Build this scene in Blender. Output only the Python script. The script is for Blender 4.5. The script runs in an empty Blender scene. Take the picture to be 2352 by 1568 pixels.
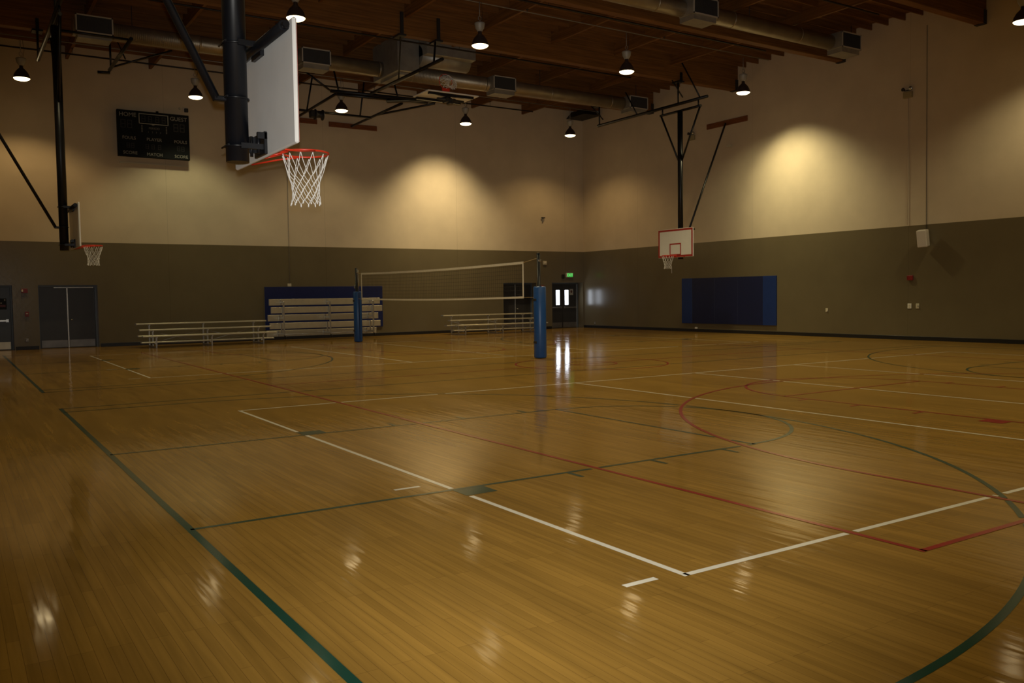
import bpy, math, random
from mathutils import Vector, Matrix
random.seed(7)
sc = bpy.context.scene
col = sc.collection
PI = math.pi

# ------------------------------------------------------------------ helpers
class MB:
    """collects quads / tubes / boxes and links them as one mesh object"""
    def __init__(s): s.v = []; s.f = []; s.m = []; s.sm = []; s.mi = 0; s.smooth = False
    def face(s, pts, smooth=None):
        b = len(s.v); s.v += [tuple(p) for p in pts]; s.f.append(tuple(range(b, b + len(pts))))
        s.m.append(s.mi); s.sm.append(s.smooth if smooth is None else smooth)
    def idx(s, base, faces, smooth):
        for f in faces:
            s.f.append(tuple(base + i for i in f)); s.m.append(s.mi); s.sm.append(smooth)
    def box(s, a, b, bev=0.0, M=None):
        x0, x1 = sorted((a[0], b[0])); y0, y1 = sorted((a[1], b[1])); z0, z1 = sorted((a[2], b[2]))
        e = min(bev, (x1 - x0) * .45, (y1 - y0) * .45, (z1 - z0) * .45)
        if e <= 0:
            V = [(x, y, z) for x in (x0, x1) for y in (y0, y1) for z in (z0, z1)]
            F = [(0, 1, 3, 2), (4, 6, 7, 5), (0, 4, 5, 1), (2, 3, 7, 6), (0, 2, 6, 4), (1, 5, 7, 3)]
        else:
            V = []; idm = {}
            for i, x in enumerate((x0, x1)):
                for j, y in enumerate((y0, y1)):
                    for k, z in enumerate((z0, z1)):
                        sx, sy, sz = (e, -e)[i], (e, -e)[j], (e, -e)[k]
                        idm[i, j, k] = len(V)
                        V += [(x, y + sy, z + sz), (x + sx, y, z + sz), (x + sx, y + sy, z)]
            g = lambda i, j, k, a: idm[i, j, k] + a
            F = []
            F += [[g(0,0,0,0), g(0,0,1,0), g(0,1,1,0), g(0,1,0,0)], [g(1,0,0,0), g(1,1,0,0), g(1,1,1,0), g(1,0,1,0)]]
            F += [[g(0,0,0,1), g(1,0,0,1), g(1,0,1,1), g(0,0,1,1)], [g(0,1,0,1), g(0,1,1,1), g(1,1,1,1), g(1,1,0,1)]]
            F += [[g(0,0,0,2), g(0,1,0,2), g(1,1,0,2), g(1,0,0,2)], [g(0,0,1,2), g(1,0,1,2), g(1,1,1,2), g(0,1,1,2)]]
            for i in (0, 1):
                for j in (0, 1): F.append([g(i,j,0,0), g(i,j,1,0), g(i,j,1,1), g(i,j,0,1)])
                for k in (0, 1): F.append([g(i,0,k,0), g(i,1,k,0), g(i,1,k,2), g(i,0,k,2)])
            for j in (0, 1):
                for k in (0, 1): F.append([g(0,j,k,1), g(1,j,k,1), g(1,j,k,2), g(0,j,k,2)])
            for i in (0, 1):
                for j in (0, 1):
                    for k in (0, 1): F.append([g(i,j,k,0), g(i,j,k,1), g(i,j,k,2)])
        if M is not None: V = [tuple(M @ Vector(p)) for p in V]
        b0 = len(s.v); s.v += V; s.idx(b0, F, False); return s
    def tube(s, pts, r, n=10, cap=True, closed=False):
        pts = [Vector(p) for p in pts]; N = len(pts); b = len(s.v)
        rr = r if isinstance(r, (list, tuple)) else [r] * N
        prev = None
        for i, p in enumerate(pts):
            if closed: t = pts[(i + 1) % N] - pts[i - 1]
            else: t = pts[min(i + 1, N - 1)] - pts[max(i - 1, 0)]
            t.normalize()
            if prev is None:
                a = Vector((0, 0, 1)) if abs(t.z) < .9 else Vector((1, 0, 0))
                u = t.cross(a).normalized()
            else: u = (prev - t * prev.dot(t)).normalized()
            prev = u; w = t.cross(u)
            for k in range(n):
                an = 2 * PI * k / n; q = p + (u * math.cos(an) + w * math.sin(an)) * rr[i]; s.v.append(tuple(q))
        F = []
        for i in range(N if closed else N - 1):
            j = (i + 1) % N
            for k in range(n): F.append((i*n + k, i*n + (k+1) % n, j*n + (k+1) % n, j*n + k))
        s.idx(b, F, True)
        if cap and not closed:
            s.idx(b, [tuple(range(n - 1, -1, -1)), tuple((N-1)*n + k for k in range(n))], False)
        return s
    def lathe(s, c, prof, n=24, axis='z'):
        b = len(s.v)
        for r, h in prof:
            for k in range(n):
                a = 2 * PI * k / n; p = (r*math.cos(a), r*math.sin(a), h)
                if axis == 'x': p = (p[2], p[0], p[1])
                if axis == 'y': p = (p[0], p[2], p[1])
                s.v.append((c[0] + p[0], c[1] + p[1], c[2] + p[2]))
        F = [(i*n + k, i*n + (k+1) % n, (i+1)*n + (k+1) % n, (i+1)*n + k) for i in range(len(prof) - 1) for k in range(n)]
        s.idx(b, F, True); return s
    def torus(s, c, R, r, axis='z', n=40, m=8):
        pts = []
        for k in range(n):
            a = 2*PI*k/n; p = (R*math.cos(a), R*math.sin(a), 0)
            if axis == 'y': p = (p[0], 0, p[1])
            if axis == 'x': p = (0, p[0], p[1])
            pts.append((c[0]+p[0], c[1]+p[1], c[2]+p[2]))
        return s.tube(pts, r, m, closed=True)
    def build(s, name, mats, parent=None, loc=None, recalc=True):
        L = Vector(loc) if loc is not None else Vector((0, 0, 0))
        root = parent
        while root is not None and root.parent is not None: root = root.parent
        if root is not None: L = Vector(root['_o'])
        me = bpy.data.meshes.new(name)
        me.from_pydata([tuple(Vector(p) - L) for p in s.v], [], s.f)
        if not isinstance(mats, (list, tuple)): mats = [mats]
        for m in mats: me.materials.append(m)
        for p, mi, sm in zip(me.polygons, s.m, s.sm): p.material_index = mi; p.use_smooth = sm
        me.update()
        if recalc:
            import bmesh
            bm = bmesh.new(); bm.from_mesh(me); bmesh.ops.recalc_face_normals(bm, faces=bm.faces); bm.to_mesh(me); bm.free()
        o = bpy.data.objects.new(name, me); col.objects.link(o)
        if parent is not None: o.parent = parent
        else: o.location = L; o['_o'] = tuple(L)
        return o

def tag(o, label=None, cat=None, group=None, kind=None):
    if label: o['label'] = label
    if cat: o['category'] = cat
    if group: o['group'] = group
    if kind: o['kind'] = kind
    return o
def thing(name, loc, label=None, cat=None, group=None, kind=None):
    o = bpy.data.objects.new(name, None); col.objects.link(o); o.location = loc; o['_o'] = tuple(loc); o.empty_display_size = .2
    return tag(o, label, cat, group, kind)
def copy_tree(o, parent=None):
    c = o.copy(); col.objects.link(c)
    if parent is not None: c.parent = parent
    for ch in list(o.children): copy_tree(ch, c)
    return c
def text_mb(body, size, place, depth=.004, mb=None, align='CENTER'):
    cu = bpy.data.curves.new('t', 'FONT'); cu.body = body; cu.size = size; cu.align_x = align; cu.align_y = 'CENTER'; cu.extrude = depth; cu.resolution_u = 3
    o = bpy.data.objects.new('t', cu); col.objects.link(o)
    dg = bpy.context.evaluated_depsgraph_get(); me = bpy.data.meshes.new_from_object(o.evaluated_get(dg))
    mb = mb or MB(); b = len(mb.v)
    mb.v += [place(v.co) for v in me.vertices]; mb.idx(b, [tuple(p.vertices) for p in me.polygons], False)
    bpy.data.objects.remove(o); bpy.data.curves.remove(cu); bpy.data.meshes.remove(me)
    return mb

# ------------------------------------------------------------------ materials
def mat(name, base, rough=.5, metal=0, spec=.5, coat=0, coat_rough=.1, emis=None, estr=0, noise=0, nscale=8, bump=0, bscale=40):
    m = bpy.data.materials.new(name); m.use_nodes = True; nt = m.node_tree; b = nt.nodes['Principled BSDF']
    b.inputs['Base Color'].default_value = (*base, 1); b.inputs['Roughness'].default_value = rough; b.inputs['Metallic'].default_value = metal
    b.inputs['Specular IOR Level'].default_value = spec; b.inputs['Coat Weight'].default_value = coat; b.inputs['Coat Roughness'].default_value = coat_rough
    if emis: b.inputs['Emission Color'].default_value = (*emis, 1); b.inputs['Emission Strength'].default_value = estr
    if noise or bump:
        tc = nt.nodes.new('ShaderNodeTexCoord')
    if noise:
        n = nt.nodes.new('ShaderNodeTexNoise'); n.inputs['Scale'].default_value = nscale; n.inputs['Detail'].default_value = 5
        nt.links.new(tc.outputs['Object'], n.inputs['Vector'])
        mr = nt.nodes.new('ShaderNodeMapRange'); mr.inputs['From Min'].default_value = .3; mr.inputs['From Max'].default_value = .7
        mr.inputs['To Min'].default_value = 1 - noise; mr.inputs['To Max'].default_value = 1 + noise
        nt.links.new(n.outputs['Fac'], mr.inputs['Value'])
        mx = nt.nodes.new('ShaderNodeVectorMath'); mx.operation = 'SCALE'; mx.inputs[0].default_value = base
        nt.links.new(mr.outputs['Result'], mx.inputs['Scale']); nt.links.new(mx.outputs['Vector'], b.inputs['Base Color'])
    if bump:
        n2 = nt.nodes.new('ShaderNodeTexNoise'); n2.inputs['Scale'].default_value = bscale; nt.links.new(tc.outputs['Object'], n2.inputs['Vector'])
        bp = nt.nodes.new('ShaderNodeBump'); bp.inputs['Strength'].default_value = bump; bp.inputs['Distance'].default_value = .01
        nt.links.new(n2.outputs['Fac'], bp.inputs['Height']); nt.links.new(bp.outputs['Normal'], b.inputs['Normal'])
    return m

def wood_floor():
    m = bpy.data.materials.new('maple_strip_floor'); m.use_nodes = True; nt = m.node_tree; N = nt.nodes; L = nt.links; b = N['Principled BSDF']
    tc = N.new('ShaderNodeTexCoord'); mp = N.new('ShaderNodeMapping'); mp.inputs['Rotation'].default_value = (0, 0, PI/2)
    L.new(tc.outputs['Object'], mp.inputs['Vector'])
    br = N.new('ShaderNodeTexBrick'); br.inputs['Scale'].default_value = 1; br.inputs['Brick Width'].default_value = .95; br.inputs['Row Height'].default_value = .057
    br.inputs['Mortar Size'].default_value = .0011; br.inputs['Mortar Smooth'].default_value = .3; br.inputs['Bias'].default_value = 0; br.offset = .37; br.offset_frequency = 3
    br.inputs['Color1'].default_value = (.240, .134, .027, 1); br.inputs['Color2'].default_value = (.284, .160, .033, 1); br.inputs['Mortar'].default_value = (.125, .066, .016, 1)
    L.new(mp.outputs['Vector'], br.inputs['Vector'])
    # grain along the boards and broad tone patches from the lay of the boards
    mp2 = N.new('ShaderNodeMapping'); mp2.inputs['Scale'].default_value = (26, .9, 1); L.new(tc.outputs['Object'], mp2.inputs['Vector'])
    n1 = N.new('ShaderNodeTexNoise'); n1.inputs['Scale'].default_value = 1; n1.inputs['Detail'].default_value = 4; L.new(mp2.outputs['Vector'], n1.inputs['Vector'])
    mp3 = N.new('ShaderNodeMapping'); mp3.inputs['Scale'].default_value = (3.2, .55, 1); L.new(tc.outputs['Object'], mp3.inputs['Vector'])
    n2 = N.new('ShaderNodeTexNoise'); n2.inputs['Scale'].default_value = 1; n2.inputs['Detail'].default_value = 3; L.new(mp3.outputs['Vector'], n2.inputs['Vector'])
    ad = N.new('ShaderNodeMath'); ad.operation = 'ADD'; L.new(n1.outputs['Fac'], ad.inputs[0]); L.new(n2.outputs['Fac'], ad.inputs[1])
    mr = N.new('ShaderNodeMapRange'); mr.inputs['From Min'].default_value = .7; mr.inputs['From Max'].default_value = 1.3; mr.inputs['To Min'].default_value = .80; mr.inputs['To Max'].default_value = 1.16
    L.new(ad.outputs[0], mr.inputs['Value'])
    sc_ = N.new('ShaderNodeVectorMath'); sc_.operation = 'SCALE'; L.new(br.outputs['Color'], sc_.inputs[0]); L.new(mr.outputs['Result'], sc_.inputs['Scale'])
    L.new(sc_.outputs['Vector'], b.inputs['Base Color'])
    b.inputs['Roughness'].default_value = .55; b.inputs['Specular IOR Level'].default_value = .0
    b.inputs['Coat Weight'].default_value = .72; b.inputs['Coat IOR'].default_value = 1.38
    # finish: roughness varies, boards are not quite level
    n3 = N.new('ShaderNodeTexNoise'); n3.inputs['Scale'].default_value = .9; n3.inputs['Detail'].default_value = 4; L.new(tc.outputs['Object'], n3.inputs['Vector'])
    m3 = N.new('ShaderNodeMapRange'); m3.inputs['From Min'].default_value = .3; m3.inputs['From Max'].default_value = .7; m3.inputs['To Min'].default_value = .05; m3.inputs['To Max'].default_value = .12
    L.new(n3.outputs['Fac'], m3.inputs['Value']); L.new(m3.outputs['Result'], b.inputs['Coat Roughness'])
    mp4 = N.new('ShaderNodeMapping'); mp4.inputs['Scale'].default_value = (9, 1.1, 1); L.new(tc.outputs['Object'], mp4.inputs['Vector'])
    n4 = N.new('ShaderNodeTexNoise'); n4.inputs['Scale'].default_value = 1; n4.inputs['Detail'].default_value = 2; L.new(mp4.outputs['Vector'], n4.inputs['Vector'])
    bp = N.new('ShaderNodeBump'); bp.inputs['Strength'].default_value = .10; bp.inputs['Distance'].default_value = .02; L.new(n4.outputs['Fac'], bp.inputs['Height'])
    L.new(bp.outputs['Normal'], b.inputs['Coat Normal'])
    return m

def wall_paint(axis, joints, split):
    """cream paint above the split height, glossy olive grey below; hairline panel joints"""
    m = bpy.data.materials.new('two_tone_wall_paint'); m.use_nodes = True; nt = m.node_tree; N = nt.nodes; L = nt.links; b = N['Principled BSDF']
    tc = N.new('ShaderNodeTexCoord'); sp = N.new('ShaderNodeSeparateXYZ'); L.new(tc.outputs['Object'], sp.inputs[0])
    gt = N.new('ShaderNodeMath'); gt.operation = 'GREATER_THAN'; gt.inputs[1].default_value = split; L.new(sp.outputs['Z'], gt.inputs[0])
    mx = N.new('ShaderNodeMix'); mx.data_type = 'RGBA'; L.new(gt.outputs[0], mx.inputs['Factor'])
    mx.inputs[6].default_value = (.138, .112, .064, 1); mx.inputs[7].default_value = (.56, .47, .34, 1)
    n = N.new('ShaderNodeTexNoise'); n.inputs['Scale'].default_value = 1.3; n.inputs['Detail'].default_value = 6; L.new(tc.outputs['Object'], n.inputs['Vector'])
    mr = N.new('ShaderNodeMapRange'); mr.inputs['From Min'].default_value = .3; mr.inputs['From Max'].default_value = .7; mr.inputs['To Min'].default_value = .95; mr.inputs['To Max'].default_value = 1.05
    L.new(n.outputs['Fac'], mr.inputs['Value'])
    fac = mr.outputs['Result']
    for j in joints:
        su = N.new('ShaderNodeMath'); su.operation = 'SUBTRACT'; su.inputs[1].default_value = j; L.new(sp.outputs[axis], su.inputs[0])
        ab = N.new('ShaderNodeMath'); ab.operation = 'ABSOLUTE'; L.new(su.outputs[0], ab.inputs[0])
        g = N.new('ShaderNodeMath'); g.operation = 'GREATER_THAN'; g.inputs[1].default_value = .012; L.new(ab.outputs[0], g.inputs[0])
        s2 = N.new('ShaderNodeMapRange'); s2.inputs['To Min'].default_value = .86; s2.inputs['To Max'].default_value = 1; L.new(g.outputs[0], s2.inputs['Value'])
        mu = N.new('ShaderNodeMath'); mu.operation = 'MULTIPLY'; L.new(fac, mu.inputs[0]); L.new(s2.outputs['Result'], mu.inputs[1]); fac = mu.outputs[0]
    sc_ = N.new('ShaderNodeVectorMath'); sc_.operation = 'SCALE'; L.new(mx.outputs[2], sc_.inputs[0]); L.new(fac, sc_.inputs['Scale']); L.new(sc_.outputs['Vector'], b.inputs['Base Color'])
    rg = N.new('ShaderNodeMapRange'); rg.inputs['To Min'].default_value = .22; rg.inputs['To Max'].default_value = .75; L.new(gt.outputs[0], rg.inputs['Value']); L.new(rg.outputs['Result'], b.inputs['Roughness'])
    sg = N.new('ShaderNodeMapRange'); sg.inputs['To Min'].default_value = .45; sg.inputs['To Max'].default_value = .25; L.new(gt.outputs[0], sg.inputs['Value']); L.new(sg.outputs['Result'], b.inputs['Specular IOR Level'])
    n2 = N.new('ShaderNodeTexNoise'); n2.inputs['Scale'].default_value = 9; n2.inputs['Detail'].default_value = 3; L.new(tc.outputs['Object'], n2.inputs['Vector'])
    bp = N.new('ShaderNodeBump'); bp.inputs['Strength'].default_value = .06; bp.inputs['Distance'].default_value = .02; L.new(n2.outputs['Fac'], bp.inputs['Height']); L.new(bp.outputs['Normal'], b.inputs['Normal'])
    return m

def timber(name, c1, c2, stretch):
    m = bpy.data.materials.new(name); m.use_nodes = True; nt = m.node_tree; N = nt.nodes; L = nt.links; b = N['Principled BSDF']
    tc = N.new('ShaderNodeTexCoord'); mp = N.new('ShaderNodeMapping'); mp.inputs['Scale'].default_value = stretch; L.new(tc.outputs['Object'], mp.inputs['Vector'])
    n = N.new('ShaderNodeTexNoise'); n.inputs['Scale'].default_value = 1; n.inputs['Detail'].default_value = 5; L.new(mp.outputs['Vector'], n.inputs['Vector'])
    cr = N.new('ShaderNodeValToRGB'); cr.color_ramp.elements[0].position = .32; cr.color_ramp.elements[1].position = .7
    cr.color_ramp.elements[0].color = (*c1, 1); cr.color_ramp.elements[1].color = (*c2, 1)
    L.new(n.outputs['Fac'], cr.inputs['Fac']); L.new(cr.outputs['Color'], b.inputs['Base Color']); b.inputs['Roughness'].default_value = .6; b.inputs['Specular IOR Level'].default_value = .3
    return m

def duct_metal():
    m = mat('spiral_duct_metal', (.36, .31, .23), .42, .75, noise=.12, nscale=3)
    nt = m.node_tree; N = nt.nodes; L = nt.links; b = N['Principled BSDF']
    tc = N.new('ShaderNodeTexCoord'); w = N.new('ShaderNodeTexWave'); w.wave_type = 'BANDS'; w.bands_direction = 'X'; w.inputs['Scale'].default_value = 5.5
    L.new(tc.outputs['Object'], w.inputs['Vector']); bp = N.new('ShaderNodeBump'); bp.inputs['Strength'].default_value = .25; bp.inputs['Distance'].default_value = .006
    L.new(w.outputs['Fac'], bp.inputs['Height']); L.new(bp.outputs['Normal'], b.inputs['Normal'])
    return m

M = dict(
    floor=wood_floor(),
    white_line=mat('white_court_paint', (.72, .69, .60), .5, spec=0, coat=1, coat_rough=.14, noise=.05, nscale=5),
    red_line=mat('red_court_paint', (.27, .020, .018), .5, spec=0, coat=1, coat_rough=.14, noise=.1, nscale=5),
    green_line=mat('green_court_paint', (.008, .050, .034), .5, spec=0, coat=1, coat_rough=.14, noise=.1, nscale=5),
    black_steel=mat('black_painted_steel', (.0045, .005, .007), .36, spec=.4, noise=.15, nscale=6),
    black_gear=mat('dull_black_metal', (.016, .015, .015), .55),
    glulam=timber('laminated_timber', (.115, .048, .011), (.225, .098, .023), (.8, 14, 22)),
    joist=timber('joist_timber', (.125, .052, .012), (.225, .098, .025), (.8, 12, 12)),
    deck=timber('roof_plywood', (.13, .056, .015), (.225, .102, .028), (2, 2.5, 1)),
    purlin=timber('purlin_timber', (.12, .05, .011), (.22, .096, .023), (14, .8, 18)),
    board_wood=timber('stained_board', (.14, .045, .012), (.22, .075, .022), (3, 3, 20)),
    duct=duct_metal(),
    sheet=mat('galvanized_sheet', (.34, .33, .30), .45, .55, noise=.12, nscale=4),
    grille=mat('grille_louvres', (.055, .055, .058), .5, .3),
    grille_frame=mat('grille_frame_aluminium', (.62, .60, .54), .35, .4),
    pipe=mat('dark_pipe', (.018, .014, .012), .5, .2),
    conduit=mat('grey_conduit', (.30, .29, .27), .45, .5),
    lamp_shade=mat('brown_lamp_reflector', (.060, .042, .036), .35, .3),
    ballast=mat('grey_ballast_housing', (.34, .33, .30), .5, .2),
    lamp_glow=mat('lamp_glow', (1, 1, 1), .4, emis=(1, .76, .40), estr=10),
    board_white=mat('white_backboard', (.74, .73, .71), .38, noise=.03, nscale=4),
    rim=mat('orange_red_rim', (.62, .035, .012), .35, noise=.08, nscale=9),
    board_red=mat('red_backboard_stripe', (.34, .014, .008), .45),
    net=mat('white_nylon_net', (.80, .79, .76), .8, noise=.06, nscale=30),
    pad_blue=mat('blue_vinyl_pad', (.008, .060, .215), .38, spec=.5, noise=.06, nscale=5, bump=.15, bscale=25),
    mat_navy=mat('navy_wall_mat', (.0055, .011, .056), .42, spec=.4, noise=.06, nscale=4),
    mat_blue=mat('blue_wall_mat', (.007, .028, .145), .42, spec=.4, noise=.06, nscale=4),
    alu=mat('aluminium_plank', (.56, .51, .38), .38, .35, noise=.06, nscale=5, bump=.1, bscale=30),
    alu_frame=mat('aluminium_frame', (.50, .50, .50), .35, .8, noise=.06, nscale=8),
    rubber=mat('black_rubber', (.012, .012, .012), .7),
    sb_black=mat('scoreboard_black', (.004, .005, .006), .6, spec=.12),
    sb_text=mat('scoreboard_lettering', (.24, .23, .20), .6),
    sb_dim=mat('scoreboard_faint_print', (.11, .105, .09), .6),
    sb_frame=mat('scoreboard_clock_frame', (.30, .30, .26), .5),
    sb_digit=mat('unlit_digit_segments', (.008, .0055, .0055), .55),
    door_dark=mat('dark_door_paint', (.030, .029, .030), .35, noise=.1, nscale=3),
    door_daylit=mat('bluish_daylit_door_paint', (.055, .066, .082), .32, noise=.1, nscale=3),  # bluish daylight on the leftmost door is put into its colour
    frame_blue=mat('blue_grey_frame', (.080, .100, .125), .35),
    kick=mat('kick_plate_steel', (.20, .19, .18), .38, .7, noise=.15, nscale=4),
    kick_light=mat('bright_kick_plate', (.62, .55, .40), .35, .6, noise=.1, nscale=4),
    chrome=mat('brushed_steel', (.62, .62, .60), .25, .9),
    daylight=mat('daylit_glass', (.8, .9, 1), .2, emis=(.80, .88, 1), estr=9),
    glass=mat('dark_wired_glass', (.02, .025, .03), .08, noise=.3, nscale=20),
    alarm=mat('red_alarm_plastic', (.20, .010, .012), .4),
    white_plastic=mat('white_plastic', (.72, .70, .64), .45),
    cream_plastic=mat('cream_plastic', (.52, .47, .34), .45),
    tan_box=mat('tan_metal_box', (.30, .25, .13), .5),
    navy_back=mat('navy_back_mat', (.0065, .014, .085), .42, spec=.4, noise=.06, nscale=4),
    speaker=mat('white_speaker_cabinet', (.66, .60, .52), .5, noise=.04, nscale=6),
    exit_green=mat('exit_sign_glow', (.02, .3, .04), .4, emis=(.04, .62, .07), estr=.55),
    exit_letter=mat('exit_sign_letters', (.5, .7, .5), .4, emis=(.35, .95, .35), estr=.6),
    olive=mat('cream_paint', (.56, .47, .34), .6),
    base_black=mat('black_rubber_base', (.007, .007, .009), .45),
    rope=mat('tan_rope', (.35, .24, .10), .8),
    net_dark=mat('black_net_cord', (.018, .015, .012), .8),
    net_band=mat('white_net_band', (.72, .66, .52), .7, noise=.06, nscale=12),
    poster=mat('poster_paper', (.5, .5, .47), .6), poster_ink=mat('poster_ink', (.16, .05, .05), .6),
)

# ------------------------------------------------------------------ room dimensions (metres)
XL, XR, YF, YB, ZC, ZS = -2.3, 25.03, -9.75, 25.9, 10.56, 3.721
REC = .50                                             # depth of the door recesses in the far wall
DOORS = [(-1.42, .50), (1.28, 3.15), (20.31, 22.18), (23.09, 24.96)]   # far wall openings
ZD = 2.22

# ---- floor with its court lines
fl = MB()
fl.face([(XL - .1, YF - .1, 0), (XR + .1, YF - .1, 0), (XR + .1, YB + REC + .1, 0), (XL - .1, YB + REC + .1, 0)])
fl.face([(XL - .1, YF - .1, -.2), (XL - .1, YB + REC + .1, -.2), (XR + .1, YB + REC + .1, -.2), (XR + .1, YF - .1, -.2)])
W = .046
lines = {1: [], 2: [], 3: []}                          # 1 white, 3 green, 2 red ; each a list of polylines with width
def seg(k, a, b, w=W): lines[k].append(([a, b], w))
def arc(k, c, r, a0, a1, w=W):
    n = max(8, int(abs(a1 - a0) * r / .12)); lines[k].append(([(c[0] + r*math.cos(a0 + (a1-a0)*i/n), c[1] + r*math.sin(a0 + (a1-a0)*i/n)) for i in range(n + 1)], w))
XM = 11.42; h = W/2
# white volleyball courts (two, side by side)
for (y0, y1) in ((-4.59, 4.65), (11.37, 20.6)):
    x0, x1 = 2.18, 2*XM - 2.18
    seg(1, (x0, y0 - h), (x0, y1 + h)); seg(1, (x1, y0 - h), (x1, y1 + h)); seg(1, (x0, y0), (x1, y0)); seg(1, (x0, y1), (x1, y1))
    for x in (8.36, XM, 2*XM - 8.36): seg(1, (x, y0), (x, y1))
    for x, s in ((x0, -1), (x1, 1)):                   # short service marks outside the end lines
        seg(1, (x + s*.18, y0 + 0.05), (x + s*.42, y0 + .05)); seg(1, (x + s*.18, y0 + 3.05), (x + s*.42, y0 + 3.05))
# green cross courts
for cy in (0.0, 16.2):
    for s, xb in ((1, 0.025), (-1, 2*XM - .025)):
        seg(3, (xb, cy - 6.69), (xb, cy + 6.69), .055)
        for q in (-1, 1):
            seg(3, (xb, cy + q*1.83), (xb + s*5.89, cy + q*1.83)); seg(3, (xb, cy + q*6.155), (xb + s*1.5, cy + q*6.155))
            seg(3, (xb + s*2.13, cy + q*1.97), (xb + s*2.43, cy + q*1.97), .24)
            for d in (3.35, 4.37, 5.36): seg(3, (xb + s*d, cy + q*1.85), (xb + s*d, cy + q*2.07))
        seg(3, (xb + s*5.865, cy - 1.83), (xb + s*5.865, cy + 1.83))
        arc(3, (xb + s*5.865, cy), 1.805, -PI/2, PI/2) if s > 0 else arc(3, (xb + s*5.865, cy), 1.805, PI/2, 1.5*PI)
        arc(3, (xb + s*1.5, cy), 6.155, -PI/2, PI/2) if s > 0 else arc(3, (xb + s*1.5, cy), 6.155, PI/2, 1.5*PI)
    for q in (-1, 1): seg(3, (0.025, cy + q*6.66), (2*XM - .025, cy + q*6.66))
# red full court along the room
yA, yZ = -5.11, 21.2
for x in (3.72, 2*XM - 3.72): seg(2, (x, yA - h), (x, yZ + h))
for y in (yA, yZ): seg(2, (3.72, y), (2*XM - 3.72, y))
ym = (yA + yZ)/2; seg(2, (3.72, ym), (2*XM - 3.72, ym))
arc(2, (XM, ym), 1.8, 0, 2*PI); arc(2, (XM, ym), .6, 0, 2*PI)
for s, yb in ((1, yA), (-1, yZ)):
    for q in (-1, 1):
        seg(2, (XM + q*1.83, yb), (XM + q*1.83, yb + s*5.95)); seg(2, (XM + q*5.93, yb), (XM + q*5.93, yb + s*1.6))
        seg(2, (XM + q*1.97, yb + s*2.45), (XM + q*1.97, yb + s*2.75), .24)
        for d in (3.62, 4.58, 5.48): seg(2, (XM + q*1.85, yb + s*d), (XM + q*2.07, yb + s*d))
    seg(2, (XM - 1.83, yb + s*5.95), (XM + 1.83, yb + s*5.95))
    arc(2, (XM, yb + s*5.95), 1.805, 0, s*PI); arc(2, (XM, yb + s*1.6), 5.93, 0, s*PI)
CEL = .6; cells = {}
def reg(k):
    for pl, w in lines[k]:
        for (a, b) in zip(pl, pl[1:]):
            for i in range(int(min(a[0], b[0])//CEL) - 1, int(max(a[0], b[0])//CEL) + 2):
                for j in range(int(min(a[1], b[1])//CEL) - 1, int(max(a[1], b[1])//CEL) + 2): cells.setdefault((i, j), []).append((a, b, w, k))
def clear(p, kmin, mine):
    for (a, b, w, k) in cells.get((int(p[0]//CEL), int(p[1]//CEL)), ()):
        if k in kmin:
            dx, dy = b[0]-a[0], b[1]-a[1]; l2 = dx*dx + dy*dy
            t = max(0, min(1, ((p[0]-a[0])*dx + (p[1]-a[1])*dy)/l2)); d = math.hypot(p[0]-a[0]-t*dx, p[1]-a[1]-t*dy)
            if d < w/2 + .022: return False
    return True
for k in (1, 3, 2): reg(k)
over = {1: (3, 2), 3: (2,), 2: ()}; zof = {1: .0012, 3: .0020, 2: .0028}; mix = {1: 1, 3: 3, 2: 2}
for k in (1, 3, 2):
    fl.mi = mix[k]; z = zof[k]
    for pl, w in lines[k]:
        for (a, b) in zip(pl, pl[1:]):
            dx, dy = b[0]-a[0], b[1]-a[1]; l = math.hypot(dx, dy); nx, ny = -dy/l*w/2, dx/l*w/2
            n = max(1, int(l/.03)); run = None
            for i in range(n + 1):
                ok = i < n and clear((a[0] + dx*(i+.5)/n, a[1] + dy*(i+.5)/n), over[k], k)
                if ok and run is None: run = i
                if not ok and run is not None:
                    p = (a[0] + dx*run/n, a[1] + dy*run/n); q = (a[0] + dx*i/n, a[1] + dy*i/n)
                    fl.face([(p[0]-nx, p[1]-ny, z), (q[0]-nx, q[1]-ny, z), (q[0]+nx, q[1]+ny, z), (p[0]+nx, p[1]+ny, z)]); run = None
fl.mi = 0
tag(fl.build('floor', [M['floor'], M['white_line'], M['red_line'], M['green_line']], recalc=False), kind='structure')

# ---- walls
wm_b = wall_paint('X', [-.4, 5.6, 11.72, 17.9, 23.9], ZS); wm_r = wall_paint('Y', [21.9, 15.2, 8.62, 1.9, -4.8], ZS)
wb = MB(); T = REC + .25; edges = [XL - .25] + [e for d in DOORS for e in d] + [XR + .25]
for i in range(0, len(edges), 2): wb.box((edges[i], YB, -.2), (edges[i+1], YB + T, ZD))
for a, b in DOORS: wb.box((a, YB + REC, -.2), (b, YB + T, ZD))
wb.box((XL - .25, YB, ZD), (XR + .25, YB + T, ZC + .3))
tag(wb.build('wall_back', wm_b), kind='structure')
tag(MB().box((XR, YF - .25, -.2), (XR + .25, YB, ZC + .3)).build('wall_right', wm_r), kind='structure')
tag(MB().box((XL - .25, YF - .25, -.2), (XL, YB, ZC + .3)).build('wall_left', wm_r), kind='structure')
tag(MB().box((XL, YF - .25, -.2), (XR, YF, ZC + .3)).build('wall_front', wm_b), kind='structure')
bb = MB(); be = [XL] + [e for d in DOORS for e in d] + [XR]
for i in range(0, len(be), 2):
    if be[i+1] - be[i] > .05: bb.box((be[i] + .04, YB - .014, 0), (be[i+1] - .04 if i < 8 else be[i+1], YB, .13), .004)
tag(bb.build('baseboard_back', M['base_black']), kind='structure')
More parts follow.
